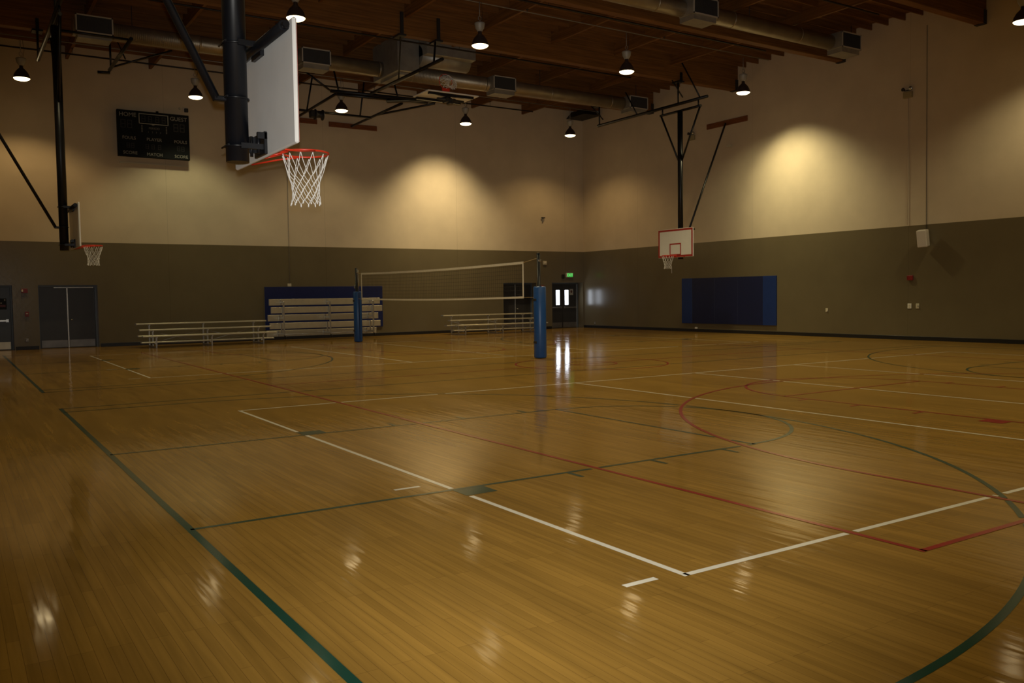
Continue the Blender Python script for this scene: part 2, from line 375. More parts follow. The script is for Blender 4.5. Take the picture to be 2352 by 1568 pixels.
tag(MB().box((XR - .014, YF, 0), (XR, YB - .014, .13), .004).build('baseboard_right', M['base_black']), kind='structure')

# ---- ceiling deck, joists and purlins
BY = [20.92 - 4.87*k for k in range(7)]               # glulam beam lines
ce = tag(MB().box((XL, YF, ZC), (XR, YB, ZC + .2)).build('ceiling', M['deck']), kind='structure')
y = YF + .3
while y < YB - .1:
    if min(abs(y - b) for b in BY) > .2: MB().box((XL, y - .022, ZC - .21), (XR, y + .022, ZC)).build('joist', M['joist'], ce)
    y += .609
ends = [YF] + sorted(BY) + [YB]
for i in range(len(ends) - 1):
    for k in range(1, 10):
        x = 24.22 - 2.72*k
        MB().box((x - .045, ends[i] + (.14 if i else 0), ZC - .50), (x + .045, ends[i+1] - (.14 if i < len(ends)-2 else 0), ZC)).build('purlin', M['purlin'], ce)

# ---- glulam beams
blab = ['laminated timber roof beam nearest the scoreboard wall, above the duct with four grilles',
        'laminated timber roof beam second from the scoreboard wall, carrying the stowed basketball goal',
        'laminated timber roof beam beside the duct at top right, third from scoreboard wall',
        'short visible end of laminated timber beam at top right, meeting the right wall',
        'laminated timber roof beam over the near basketball goal', 'laminated timber roof beam over the camera side of the room',
        'laminated timber roof beam closest to the front wall']
for k, by in enumerate(BY):
    r = thing('roof_beam', (XR/2, by, 9.55), blab[k], 'beam', 'timber roof beams')
    bm_ = MB().box((XL + .01, by - .135, 9.55), (XR - .01, by + .135, ZC), .008); bm_.build('timber', M['glulam'], r)
    MB().box((XR - .16, by - .15, 9.53), (XR - .005, by + .15, 9.95)).build('beam_seat', M['black_gear'], r)

# ------------------------------------------------------------------ pendant lamps
ZL = 8.72
def make_lamp():
    r = thing('pendant_lamp', (0, 0, 0))
    MB().lathe((0, 0, 0), [(.238, 0), (.245, .004), (.240, .03), (.215, .13), (.165, .22), (.10, .29), (.06, .33), (.055, .40)]).lathe((0, 0, 0), [(.238, 0), (.225, .03), (.19, .14), (.10, .27), (.0, .30)]).build('reflector', M['lamp_shade'], r)
    MB().lathe((0, 0, 0), [(0, .016), (.228, .016), (.230, .004), (.21, -.022), (.16, -.046), (.09, -.060), (0, -.064)], 28).build('lens', M['lamp_glow'], r)
    MB().lathe((0, 0, 0), [(0, .40), (.07, .40), (.085, .43), (.125, .49), (.15, .60), (.15, .63), (.12, .645), (0, .65)], 16).build('ballast_housing', M['ballast'], r)
    MB().tube([(0, 0, .64), (.01, 0, .70), (.045, 0, .74), (.045, 0, .80), (0, 0, .83), (-.045, 0, .80), (-.045, 0, .74), (0, 0, .70)], .008, 6).build('hook', M['conduit'], r)
    MB().tube([(0, 0, .82), (0, 0, 1.235)], .011, 6).build('cord', M['conduit'], r)
    MB().tube([(.05, 0, .62), (.10, 0, .9), (.06, 0, 1.235)], .005, 5).build('power_cable', M['pipe'], r)
    return r
G = 'pendant lamps over the courts'
# x, y, power, colour, half angle of the cut-off (deg), blend, label
WARM = (1, .84, .47); PEACH = (1, .80, .45); ORG = (1, .68, .30); YEL = (1, .87, .48); GRN = (.97, .90, .50)
LAMPS = [
    (.90, 23.64, 150, ORG, 63, .45, 'leftmost lit pendant lamp, left of the scoreboard and the black left mast'),
    (6.22, 23.63, 190, GRN, 58, .5, 'lit pendant lamp hanging just right of the scoreboard'),
    (11.47, 23.24, 150, PEACH, 60, .5, 'lit pendant lamp hanging in front of the stowed goal frame, right of the near backboard'),
    (16.84, 23.14, 190, PEACH, 68, .6, 'lit pendant lamp above the bright cone of light on the scoreboard wall'),
    (22.24, 23.19, 170, ORG, 66, .6, 'lit pendant lamp nearest the far corner of the hall'),
    (6.33, 13.50, 430, WARM, 58, .5, 'lit pendant lamp partly hidden by the top corner of the near backboard'),
    (11.61, 13.24, 480, YEL, 58, .5, 'lit pendant lamp in front of the boxy duct, above and right of the stowed goal'),
    (17.15, 13.38, 480, YEL, 58, .5, 'lit pendant lamp before the timber beam, left of the far goal with red bordered board'),
    (22.69, 13.54, 240, YEL, 70, .6, 'lit pendant lamp above the bright cone of light on the right wall'),
    (22.95, 4.07, 230, WARM, 68, .7, 'lit pendant lamp cut by the right edge of the photo'),
]
OFF = [(.95, 13.4, 200), (.95, 4, 170), (6.3, 4, 400), (11.6, 4, 460), (17.2, 4, 460), (.95, -5.6, 130), (6.3, -5.6, 260), (11.6, -5.6, 330), (17.2, -5.6, 330), (22.8, -5.6, 280)]
offl = ['beside the left wall', 'over the near free throw lane corner', 'over the near free throw circle', 'over the near centre line', 'over the far side of the near court',
        'nearest the camera by the left wall', 'above the near left sideline', 'above the near basket end', 'beyond the near basket end', 'in the near right corner']
proto = make_lamp()
def put_lamp(i, x, y, label):
    r = proto if i == 0 else copy_tree(proto)
    r.location = (x, y, ZL); tag(r, label, 'pendant lamp', G); return r
def spot(x, y, e, c, ang, blend):
    d = bpy.data.lights.new('lamp_light', 'SPOT'); d.energy = e; d.color = c; d.spot_size = math.radians(2*ang); d.spot_blend = blend; d.shadow_soft_size = .16
    o = bpy.data.objects.new('lamp_light', d); col.objects.link(o); o.location = (x, y, ZL - .09); return o
ES = 2.0
for i, (x, y, e, c, a, b, l) in enumerate(LAMPS):
    put_lamp(i, x, y, l); spot(x, y, e*ES, c, a, b)
for i, (x, y, e) in enumerate(OFF):
    put_lamp(99, x, y, 'lit pendant lamp outside the photo ' + offl[i]); spot(x, y, e*ES, WARM, 58, .5)

# second, tilted spot added at two upright lamps to shape the bright wall pools
for (x, y, e, c, t, a) in ((16.84, 23.14, 690, PEACH, (17.05, 25.9, 4.1), 46), (22.69, 13.54, 600, YEL, (25.03, 12.75, 3.7), 46)):
    o = spot(x, y, e*ES, c, a, 1); o.rotation_euler = (Vector(t) - o.location).to_track_quat('-Z', 'Y').to_euler()

# conduits / sprinkler pipes along the roof
def pipe_run(name, y, z, r, m, x0, x1, label, cat, hang=2.72, xh=24.22):
    p = thing(name, ((x0+x1)/2, y, z), label, cat)
    MB().tube([(x0, y, z), (x1, y, z)], r, 8).build('pipe', M[m], p)
    x = xh
    while x > XL + .3:
        if x0 < x < x1: MB().tube([(x, y, z + r), (x, y, ZC - .49)], .008, 5).box((x - .02, y - .05, ZC - .52), (x + .02, y + .05, ZC - .49)).build('pipe_hanger', M['black_gear'], p)
        x -= hang*2
pipe_run('conduit', 13.38, 9.98, .016, 'conduit', XL + .05, XR - 1.2, 'thin grey lamp conduit running above the middle row of pendant lamps', 'pipe')
pipe_run('sprinkler_pipe', 12.3, 9.86, .028, 'pipe', XL + .05, XR - 2.6, 'dark sprinkler pipe between the second and third timber beams', 'pipe')
pipe_run('sprinkler_pipe', 17.45, 9.86, .028, 'pipe', XL + .05, XR - 4.2, 'dark sprinkler pipe between the first and second timber beams', 'pipe')
pipe_run('sprinkler_pipe', 24.35, 9.86, .028, 'pipe', XL + .05, XR - 4, 'dark sprinkler pipe close to the top of the scoreboard wall', 'pipe')
pipe_run('sprinkler_pipe', 8.0, 9.9, .028, 'pipe', XL + .05, XR - 2.6, 'dark sprinkler pipe at top right between third and fourth beams', 'pipe')
pipe_run('conduit', 23.4, 9.98, .016, 'conduit', XL + .05, XR - 1.2, 'thin grey lamp conduit above the far row of pendant lamps', 'pipe')
pipe_run('conduit', 4.05, 9.98, .016, 'conduit', XL + .05, XR - 1.2, 'thin grey lamp conduit above the near row of pendant lamps', 'pipe')

# ------------------------------------------------------------------ ducts
def grille_box(parent, xc, y, z, w=.98, hh=.50, dep=.36, side=.0):
    y0 = y - dep - .12
    b = MB().box((xc - w/2, y0, z - hh/2), (xc + w/2, y + .1, z + hh/2), .008); b.box((xc - w/2 + .05, y0 + .03, z - hh/2 - .14), (xc + w/2 - .05, y + .12, z - hh/2))
    g = b.build('outlet_box', M['sheet'], parent)
    f = MB(); t = .035
    for a, c in (((xc - w/2, z - hh/2), (xc + w/2, z - hh/2 + t)), ((xc - w/2, z + hh/2 - t), (xc + w/2, z + hh/2)), ((xc - w/2, z - hh/2), (xc - w/2 + t, z + hh/2)), ((xc + w/2 - t, z - hh/2), (xc + w/2, z + hh/2))):
        f.box((a[0], y0 - .02, a[1]), (c[0], y0, c[1]))
    f.build('grille_frame', M['grille_frame'], g)
    v = MB().box((xc - w/2 + t, y0 - .004, z - hh/2 + t), (xc + w/2 - t, y0 - .001, z + hh/2 - t))
    n = 24
    for k in range(n):
        x = xc - w/2 + t + (w - 2*t)*(k + .5)/n; v.box((x - .004, y0 - .014, z - hh/2 + t), (x + .004, y0 - .004, z + hh/2 - t))
    v.build('louvres', M['grille'], g)
def duct(name, y, z, r, x0, x1, boxes, label, breaks=()):
    d = thing(name, ((x0 + x1)/2, y, z), label, 'air duct')
    xs = [x0] + [e for b in breaks for e in b] + [x1]
    for i in range(0, len(xs), 2):
        b = MB().tube([(xs[i], y, z), (xs[i+1], y, z)], r, 32)
        x = xs[i] + .5
        while x < xs[i+1]:
            b.tube([(x - .03, y, z), (x + .03, y, z)], r + .006, 32, cap=True); x += 3.0
        b.build('duct_pipe', M['duct'], d)
    for xc in boxes: grille_box(d, xc, y, z + .0)
    x = x0 + 1.6
    while x < x1:
        MB().tube([(x, y, z + r), (x, y, ZC - .02)], .012, 6).build('hanger_rod', M['black_gear'], d); x += 4.9
    return d
d1 = duct('air_duct', 19.8, 9.50, .255, 1.95, 23.6, (2.47, 9.05, 16.33, 22.88), 'long round metal duct with four grilles along the scoreboard side of the roof', ((11.75, 12.2),))
pl = MB().box((11.55, 18.45, 9.2), (12.35, 20.45, ZC - .16), .01); pl.build('drop_plenum', M['sheet'], d1)
MB().box((11.72, 18.7, 9.13), (12.2, 20.2, 9.2)).build('plenum_cover', M['sheet'], d1)
b2 = MB().box((12.36, 17.9, 9.72), (14.25, 19.2, ZC - .16), .01); b2.tube([(12.36, 18.55, 9.78), (14.25, 18.55, 9.78)], .34, 24); b2.build('branch_plenum', M['sheet'], d1)
d2 = duct('air_duct', 10.22, 9.72, .235, 3.0, 24.3, (4.6, 11.6, 16.98, 23.55), 'round metal duct with grilles crossing the top right of the roof')
hd = MB(); a = [(24.2, 25.7, 10.39), (24.85, 25.7, 10.39), (24.85, 24.7, 10.39), (24.2, 24.7, 10.39)]; c_ = [(24.0, 25.85, 10.08), (24.98, 25.85, 10.08), (24.98, 24.4, 10.08), (24.0, 24.4, 10.08)]
hd.face(a); hd.face(c_[::-1])
for i in range(4): hd.face([a[i], a[(i+1) % 4], c_[(i+1) % 4], c_[i]])
tag(hd.build('air_hood', M['black_gear'], loc=(24.5, 25.2, 10.1)), 'dark flared metal hood under the roof at the far corner', 'air hood')

# ------------------------------------------------------------------ basketball goals
def net_mb(c, M4=None, drop=0.0, tr=.0034):
    prof = [(.222, -.012), (.176, -.175), (.150, -.245), (.137, -.305), (.131, -.365), (.133, -.425), (.140, -.47)]
    n = 12; mb = MB(); P = {}
    for k, (r, z) in enumerate(prof):
        for i in range(n):
            a = 2*PI*(i + .5*(k % 2))/n; jr = random.uniform(-.006, .006)
            p = Vector(((r + jr)*math.cos(a), (r + jr)*math.sin(a), z + random.uniform(-.008, .008)))
            if M4 is not None: p = M4 @ p; p.z -= drop*(k/6)**1.6
            P[k, i] = p + Vector(c)
    for k in range(len(prof) - 1):
        for i in range(n):
            j = (i - 1) % n if k % 2 == 0 else (i + 1) % n
            for q in (i, j):
                a, b = P[k, i], P[k+1, q]; m = (a + b)/2 + Vector((random.uniform(-.004, .004), random.uniform(-.004, .004), -.003)); mb.tube([a, m, b], tr, 5, cap=False)
    for i in range(n): mb.tube([P[6, i] + Vector((0, 0, .0)), P[6, i] + Vector((random.uniform(-.01, .01), random.uniform(-.01, .01), -.025))], .007, 5)
    return mb

def goal(xr, cy, s, label, header, wall_x, wall_z, near=False, wall_y=None, yh=None):
    """xr ring centre, s = +1 when the board faces +x"""
    r = thing('basketball_goal', (xr, cy, 2.55), label, 'basketball goal', 'basketball goals')
    X = lambda d: xr + s*d
    zb, zt = 2.98, 4.05; xf, xk = -.375, -.415          # face and back of the board
    xm = -.65
    MB().box((X(xf), cy - .93, zb), (X(xk), cy + .93, zt), .012).build('backboard', M['board_white'], r)
    bd = [o for o in r.children if o.name.startswith('backboard')][0]
    st = MB(); e = .002; w = .05
    def frame(y0, y1, z0, z1, w):
        for a, b in (((y0, z0), (y1, z0 + w)), ((y0, z1 - w), (y1, z1)), ((y0, z0 + w), (y0 + w, z1 - w)), ((y1 - w, z0 + w), (y1, z1 - w))):
            st.box((X(xf), cy + a[0], a[1]), (X(xf + e), cy + b[0], b[1]))
    frame(-.918, .918, zb + .012, zt - .012, .072); frame(-.305, .305, 3.05, 3.51, .052)
    tag(st.build('backboard_stripes', M['board_red'], bd), 'red border and target square painted on the board face')
    # rim, its bracket and rods
    rm = MB().torus((X(0), cy, 3.05), .2286, .0095, n=48)
    rm.box((X(-.375), cy - .085, 2.985), (X(-.36), cy + .085, 3.085), .003); rm.box((X(-.375), cy - .06, 3.035), (X(-.225), cy + .06, 3.047), .003)
    for q in (-1, 1):
        rm.tube([(X(.02), cy + q*.2285, 3.045), (X(-.16), cy + q*.30, 3.02), (X(-.365), cy + q*.52, 2.985)], .0085, 8)
        rm.tube([(X(-.2), cy + q*.10, 3.04), (X(-.365), cy + q*.08, 2.99)], .008, 6)
    rm.build('rim', M['rim'], r)
    nt = net_mb((X(0), cy, 3.045))
    if not near and s < 0: nt.tube([(X(-.10), cy - .09, 2.6), (X(-.10), cy - .10, 2.38)], .006, 5)
    nt.build('net', M['net'], r)
    # mast
    zh = 8.72
    MB().tube([(X(xm), cy, 2.92), (X(xm), cy, zh - .27)], .105 if s > 0 else .10, 20).build('mast', M['black_steel'], r)
    # black top rail behind the board, brackets and clamps
    MB().tube([(X(xk - .05), cy - .86, zt - .07), (X(xk - .05), cy + .86, zt - .07)], .048, 12).tube([(X(xk - .05), cy - .86, zt - .07), (X(xk - .05), cy - .92, zt - .07)], .03, 10).build('top_rail', M['black_steel'], r)
    for zz in (4.0, 3.06):
        br = MB()
        for q in (-1, 1): br.box((X(xm), cy + q*.13, zz - .025), (X(xk), cy + q*.10, zz + .025))
        if zz < 3.5:
            br.box((X(xk - .03), cy - .16, 2.99), (X(xk), cy + .16, 3.2), .004)
            for q in (-1, 1): br.tube([(X(xk - .07), cy + q*.11, 3.0), (X(xk - .07), cy + q*.11, 3.19)], .016, 8); br.box((X(xk - .09), cy + q*.16, 3.13), (X(xk), cy + q*.13, 3.19))
        else: br.box((X(xk - .04), cy - .14, 3.9), (X(xk), cy + .14, 4.04), .004)
        br.build('board_bracket', M['black_steel'], r)
    for zz in (4.0, 3.5, 3.06):
        c = MB().torus((X(xm), cy, zz), .115, .009, n=28, m=6); c.tube([(X(xm - .11), cy - .12, zz), (X(xm - .11), cy + .12, zz)], .009, 6); c.build('clamp', M['black_steel'], r)
    # rear brace to the wall board
    wy = cy if wall_y is None else wall_y
    k = MB(); k.tube([(X(xm - .18), cy, 3.49), (wall_x, wy, wall_z)], .038, 10); k.box((X(xm - .21), cy - .035, 3.465), (X(xm - .08), cy + .035, 3.515), .01); k.build('rear_brace', M['black_steel'], r)
    # header frame under the beams
    y0, y1 = header
    MB().tube([(X(xm), y0, zh), (X(xm), y1, zh)], .055, 10).build('header_pipe', M['black_steel'], r)
    MB().tube([(X(xm), cy - 1.08, zh - .27), (X(xm), cy + 1.08, zh - .27)], .045, 10).tube([(X(xm), cy - .95, zh - .27), (X(xm), cy - .95, zh)], .03, 8).tube([(X(xm), cy + .95, zh - .27), (X(xm), cy + .95, zh)], .03, 8).build('mast_crossbar', M['black_steel'], r)
    for q in (-1, 1): MB().tube([(X(xm), cy + q*1.04, zh - .27), (X(xm), cy + q*.06, 6.55)], .036, 10).build('mast_strut', M['black_steel'], r)
    for by in [b for b in BY if y0 - .6 < b < y1 + .6]:
        hb = MB()
        for dx in (-.28, .28) if s < 0 else (0,):
            pass
        yy = min(max(by, y0 + .1), y1 - .1)
        hb.tube([(X(xm), yy, zh), (X(xm), yy, 9.5)], .032, 8)
        hb.box((X(xm) - .14, by - .19, 9.50), (X(xm) + .14, by + .19, 9.55)); hb.box((X(xm) - .04, by - .20, 9.50), (X(xm) + .04, by - .137, 9.85)); hb.box((X(xm) - .04, by + .137, 9.5), (X(xm) + .04, by + .20, 9.85))
        hb.tube([(X(xm), yy - (.25 if by > cy else -.25), zh + .2), (X(xm + .45), by - (.15 if by > cy else -.15), 9.52)], .022, 8)
        hb.build('beam_hanger', M['black_steel'], r)
    return r
g_near = goal(1.615, 0.03, 1, 'large near basketball goal seen from behind on a thick black ceiling mast', (-3.5, 1.5), XL + .05, 9.65, near=True)
g_left = goal(1.80, 16.2, 1, 'basketball goal at far left on a black mast, left of the scoreboard', (14.3, 20.95), XL + .05, 9.75)
g_right = goal(21.30, 15.95, -1, 'basketball goal with red bordered board facing the camera before the right wall', (14.55, 20.85), XR - .09, 8.36, wall_y=16.5)
# slim angled stays from the right goal's header up to the beam
ex = MB(); ex.tube([(21.95, 14.9, 8.72), (21.95, 16.0, 10.45)], .028, 8); ex.tube([(21.95, 18.35, 8.72), (21.95, 19.05, 9.75), (23.2, 17.6, 10.5)][:2], .028, 8); ex.box((21.85, 15.95, 10.36), (22.05, 16.03, 10.5)); ex.build('header_stay', M['black_steel'], g_right)
ex = MB(); ex.tube([(3.1, 17.4, 8.72), (3.1, 21.2, 8.72)], .05, 10); ex.tube([(3.1, 20.9, 8.72), (3.1, 20.92, 9.53)], .03, 8); ex.tube([(3.1, 20.9, 8.74), (4.9, 20.92, 9.5)], .028, 8); ex.tube([(3.3, 19.6, 8.72), (3.3, 20.8, 9.5)], .02, 8)
ex.tube([(3.1, 21.1, 8.62), (2.75, 21.1, 8.60)], .045, 8); ex.tube([(1.15, 17.6, 8.74), (3.1, 17.6, 8.74)], .035, 8); ex.build('side_header', M['black_steel'], g_left)

# stowed goal folded up under the roof
sg = thing('basketball_goal', (12.2, 16.6, 8.0), 'stowed basketball goal folded flat under the roof with its ring pointing up', 'basketball goal', 'basketball goals')
S = M['black_steel']
MB().tube([(11.3, 14.9, 8.70), (11.3, 20.1, 8.72)], .052, 10).build('side_pipe', S, sg)
MB().tube([(12.86, 20.9, 8.70), (12.92, 25.76, 8.70)], .048, 10).build('wall_pipe', S, sg)
MB().tube([(10.22, 20.6, 8.70), (10.4, 25.76, 8.70)], .048, 10).build('wall_pipe', S, sg)
MB().tube([(9.95, 20.45, 8.73), (14.0, 20.45, 8.80)], .055, 10).tube([(10.1, 20.3, 8.60), (13.6, 20.3, 8.68)], .045, 10).build('cross_header', S, sg)
MB().tube([(9.6, 23.78, 8.70), (12.95, 23.78, 8.70)], .045, 10).build('rear_crossbar', S, sg)
MB().tube([(12.86, 23.1, 8.68), (14.0, 20.5, 8.74)], .038, 10).build('diagonal_brace', S, sg)
MB().tube([(12.05, 20.35, 8.60), (12.3, 16.35, 7.92)], .075, 14).build('mast', S, sg)
for (p, q) in (((10.25, 20.45, 8.73), (10.25, 20.85, 9.53)), ((12.5, 20.45, 8.73), (12.5, 20.85, 9.53)), ((10.3, 23.78, 8.70), (10.6, 23.9, 10.06)), ((12.45, 23.78, 8.7), (12.7, 23.9, 10.06)), ((11.3, 15.45, 8.72), (11.65, 15.98, 9.53)), ((9.9, 20.4, 8.74), (9.0, 20.9, 9.53))):
    MB().tube([p, q], .032, 8).build('beam_hanger', S, sg)
MB().tube([(10.45, 15.95, 9.5), (11.3, 17.9, 8.74)], .022, 8).build('tie_rod', S, sg)
for x in (10.45, 11.7):
    MB().box((x - .05, 15.83, 9.50), (x + .05, 15.88, 10.2)).box((x - .12, 15.8, 9.49), (x + .12, 16.25, 9.55)).build('beam_clamp', M['black_gear'], sg)
wn = MB().lathe((10.75, 23.72, 8.58), [(.0, -.16), (.2, -.16), (.2, -.13), (.11, -.12), (.11, .12), (.2, .13), (.2, .16), (0, .16)], 18, 'x'); wn.box((10.4, 23.58, 8.46), (10.58, 23.86, 8.72), .02); wn.build('winch', M['black_gear'], sg)
BX, BYc, BZ = 12.3, 16.55, 8.03
sb_ = MB().box((BX - .915, BYc - .53, BZ - .02), (BX + .915, BYc + .53, BZ + .02), .01); bd = sb_.build('backboard', M['board_white'], sg)
MB().box((BX - .85, BYc - .48, BZ - .10), (BX + .75, BYc - .38, BZ - .022)).box((BX - .85, BYc + .36, BZ - .10), (BX + .75, BYc + .46, BZ - .022)).build('board_rails', S, sg)
kn = MB()
for i in range(3): kn.box((BX - .16 + .14*i, BYc - .34 + .04*i, BZ - .24 - .03*(i % 2)), (BX - .06 + .14*i, BYc - .05, BZ - .10), .015)
kn.tube([(BX - .45, BYc - .25, BZ - .16), (BX + .5, BYc - .25, BZ - .17)], .04, 10); kn.build('fold_linkage', M['black_gear'], sg)
RC = (BX - .22, BYc - .40, BZ + .36)
rm = MB().torus(RC, .2286, .010, 'y', 40); rm.box((RC[0] - .13, RC[1] - .02, BZ + .02), (RC[0] + .13, RC[1] + .02, BZ + .15), .004); rm.build('rim', M['rim'], sg)
R4 = Matrix.Rotation(-PI/2, 4, 'X'); R4 = Matrix(((1, 0, 0, 0), (0, 0, 1, 0), (0, 1, 0, 0), (0, 0, 0, 1)))
net_mb(RC, R4, .20, .0075).build('net', M['net'], sg)

# ------------------------------------------------------------------ timber boards on the walls that take the braces
def wallboard(a, b, label): 
    tag(MB().box(a, b, .006).build('mounting_board', M['board_wood'], loc=((a[0]+b[0])/2, (a[1]+b[1])/2, a[2])), label, 'board', 'timber mounting boards')
wallboard((11.98, YB - .05, 8.62), (14.1, YB, 8.82), 'long timber board on the scoreboard wall, right one behind the stowed goal')
wallboard((9.35, YB - .05, 8.66), (11.48, YB, 8.86), 'timber board on the scoreboard wall, left one half hidden by the near backboard')
wallboard((XR - .05, 15.42, 8.29), (XR, 17.57, 8.5), 'timber board high on the right wall above the blue mat')

# ------------------------------------------------------------------ scoreboard
SX0, SX1, SZ0, SZ1, SY = 3.94, 6.40, 6.80, 8.44, 25.52
sb = thing('scoreboard', ((SX0+SX1)/2, SY, SZ0), 'black scoreboard with HOME and GUEST lettering on the far wall', 'scoreboard')
MB().box((SX0, SY, SZ0), (SX1, SY + .16, SZ1), .01).build('cabinet', M['sb_black'], sb)
for x in (SX0 + .35, (SX0+SX1)/2, SX1 - .35):
    MB().box((x - .03, SY + .16, SZ0 + .1), (x + .03, YB, SZ0 + .16)).box((x - .03, SY + .16, SZ1 - .16), (x + .03, YB, SZ1 - .1)).box((x - .03, YB - .05, SZ0 + .1), (x + .03, YB, SZ1 - .1)).build('wall_bracket', M['black_gear'], sb)
MB().box((SX0 + .1, YB - .05, SZ0 - .21), (SX1 - .03, YB, SZ0 - .16)).build('cable_trunking', M['cream_plastic'], sb)
MB().tube([((SX0+SX1)/2 + .14, SY + .05, SZ1), ((SX0+SX1)/2 + .14, SY + .05, SZ1 + .05)], .05, 10).build('power_gland', M['sb_black'], sb)
u = lambda f: SX0 + f*(SX1 - SX0); v = lambda f: SZ1 - f*(SZ1 - SZ0)
def word(t, fu, fv, size, m='sb_text', name='lettering', vertical=False):
    cx, cz = u(fu), v(fv)
    pl_ = (lambda c: (cx + c.x, SY - .002 - c.z, cz + c.y))
    text_mb(t, size, pl_, .002).build(name, M[m], sb)
word('HOME', .145, .10, .205); word('GUEST', .85, .11, .20)
word('PERIOD', .505, .36, .11, 'sb_dim'); word('1    2    3    4', .505, .445, .085, 'sb_dim')
word('FOULS', .155, .60, .155); word('PLAYER', .50, .605, .155); word('FOULS', .87, .61, .155)
word('SCORE', .165, .92, .155); word('MATCH', .50, .93, .155); word('SCORE', .875, .935, .155)
for fu in (.335, .675):
    b = MB()
    for i in range(5): b.box((u(fu) - .022, SY - .004, v(.31 + .033*i) - .016), (u(fu) + .022, SY, v(.31 + .033*i) + .016))
    b.build('side_marks', M['sb_dim'], sb)
MB().box((u(.49) - .045, SY - .004, v(.285) - .02), (u(.49) + .045, SY, v(.285) + .02), .002).build('maker_plate', M['sb_dim'], sb)
cf = MB(); t = .022
for a, b in (((.30, .055), (.70, .055)), ((.30, .265), (.70, .265)), ((.30, .055), (.30, .265)), ((.70, .055), (.70, .265))):
    cf.box((u(a[0]) - t/2, SY - .006, v(a[1]) + t/2), (u(b[0]) + t/2, SY, v(b[1]) - t/2))
cf.build('clock_frame', M['sb_frame'], sb)
def digit(cx, cz, w, hh):
    b = MB(); t = w*.18
    for (a, c) in (((-1, 1), (1, 1)), ((-1, 0), (1, 0)), ((-1, -1), (1, -1)), ((-1, 1), (-1, 0)), ((1, 1), (1, 0)), ((-1, 0), (-1, -1)), ((1, 0), (1, -1))):
        b.box((cx + a[0]*w/2 - t/2, SY - .003, cz + a[1]*hh/2 - t/2), (cx + c[0]*w/2 + t/2, SY - .0005, cz + c[1]*hh/2 + t/2))
    b.build('digit', M['sb_digit'], sb)
for fu in (.36, .45, .55, .64): digit(u(fu), v(.16), .11, .19)
for fu in (.08, .17, .81, .90): digit(u(fu), v(.30), .14, .26)
for fu in (.14, .20, .84, .90, .40, .48, .57): digit(u(fu), v(.76), .09, .15)

# small devices beside the scoreboard
tag(MB().box((6.33, YB - .10, 8.62), (6.46, YB, 8.76), .01).build('junction_box', M['black_gear'], loc=(6.4, YB, 8.62)), 'small dark junction box on the wall above the right corner of the scoreboard', 'electrical box')
tag(MB().lathe((6.17, YB, 8.74), [(0, -.08), (.03, -.08), (.045, -.02), (.045, 0), (0, 0)], 12, 'y').build('cable_outlet', M['cream_plastic'], loc=(6.17, YB, 8.70)), 'tiny cable outlet left of the junction box above the scoreboard', 'electrical outlet')

# ------------------------------------------------------------------ volleyball posts and net
def vpost(x, y, pad_r, label, k):
    r = thing('volleyball_post', (x, y, 0), label, 'volleyball post', 'volleyball posts')
    MB().tube([(x, y, 0), (x - .03, y, 2.70)], .047, 14).lathe((x - .03, y, 2.70), [(.05, 0), (.05, .02), (0, .03)], 14).build('pole', M['black_steel'], r)
    p = MB().lathe((x, y, 0), [(.05, .012), (pad_r - .015, .012), (pad_r, .04), (pad_r - .004, .95), (pad_r, 1.83), (pad_r - .02, 1.86), (.05, 1.86)], 28); p.build('pad', M['pad_blue'], r)
    MB().box((x - .012, y + k*(pad_r - .004), .05), (x + .012, y + k*(pad_r + .006), 1.82)).build('pad_seam', M['mat_navy'], r)
    st = MB()
    for z in (.42, 1.52): st.box((x - pad_r - .012, y - .06, z - .03), (x - pad_r + .02, y + .06, z + .03), .005)
    st.build('pad_strap', M['rubber'], r)
    w = MB(); w.box((x - .09, y - .06*k - .04, 1.98), (x + .03, y - .06*k + .04, 2.10), .01) if k < 0 else w.box((x - .06, y - .05, 2.5), (x + .03, y + .05, 2.56), .01)
    w.build('rope_guide', M['chrome'], r)
    if k < 0:
        MB().tube([(x + .055, y - .03, 1.86), (x + .03, y - .02, 2.66)], .012, 6).build('ratchet_rail', M['chrome'], r)
    return r
P1, P2 = (11.52, 10.30), (11.33, 21.8)
vpost(*P1, .165, 'near volleyball post with bright blue cylindrical pad, right end of the net', 1)
vpost(*P2, .155, 'far volleyball post with dark blue pad in front of the tipped bleacher', -1)
ny0, ny1, nz0, nz1 = 10.98, 21.36, 1.56, 2.53
nx = lambda yy: P1[0] + (P2[0] - P1[0])*(yy - P1[1])/(P2[1] - P1[1]) - .03
sag = lambda yy: -.045*math.sin(PI*(yy - ny0)/(ny1 - ny0))
vn = thing('volleyball_net', (nx(16.2), 16.2, nz0), 'volleyball net with white bands and dark mesh stretched between the blue posts', 'volleyball net')
def band(z, hw, name, ya=ny0, yb=ny1, sg_=1.0):
    n = 26; b = MB()
    for i in range(n):
        p = []
        for q in (i, i + 1):
            yy = ya + (yb - ya)*q/n; p.append((yy, nx(yy), z + sag(yy)*sg_))
        (y0, x0, z0), (y1, x1, z1) = p; e = .004
        for q in (-1, 1): b.face([(x0 + q*e, y0, z0 - hw), (x1 + q*e, y1, z1 - hw), (x1 + q*e, y1, z1 + hw), (x0 + q*e, y0, z0 + hw)])
        b.face([(x0 - e, y0, z0 + hw), (x1 - e, y1, z1 + hw), (x1 + e, y1, z1 + hw), (x0 + e, y0, z0 + hw)]); b.face([(x0 - e, y0, z0 - hw), (x1 - e, y1, z1 - hw), (x1 + e, y1, z1 - hw), (x0 + e, y0, z0 - hw)])
    b.build(name, M['net_band'], vn)
band(nz1 - .03, .032, 'top_band'); band(nz0 + .025, .026, 'bottom_band')
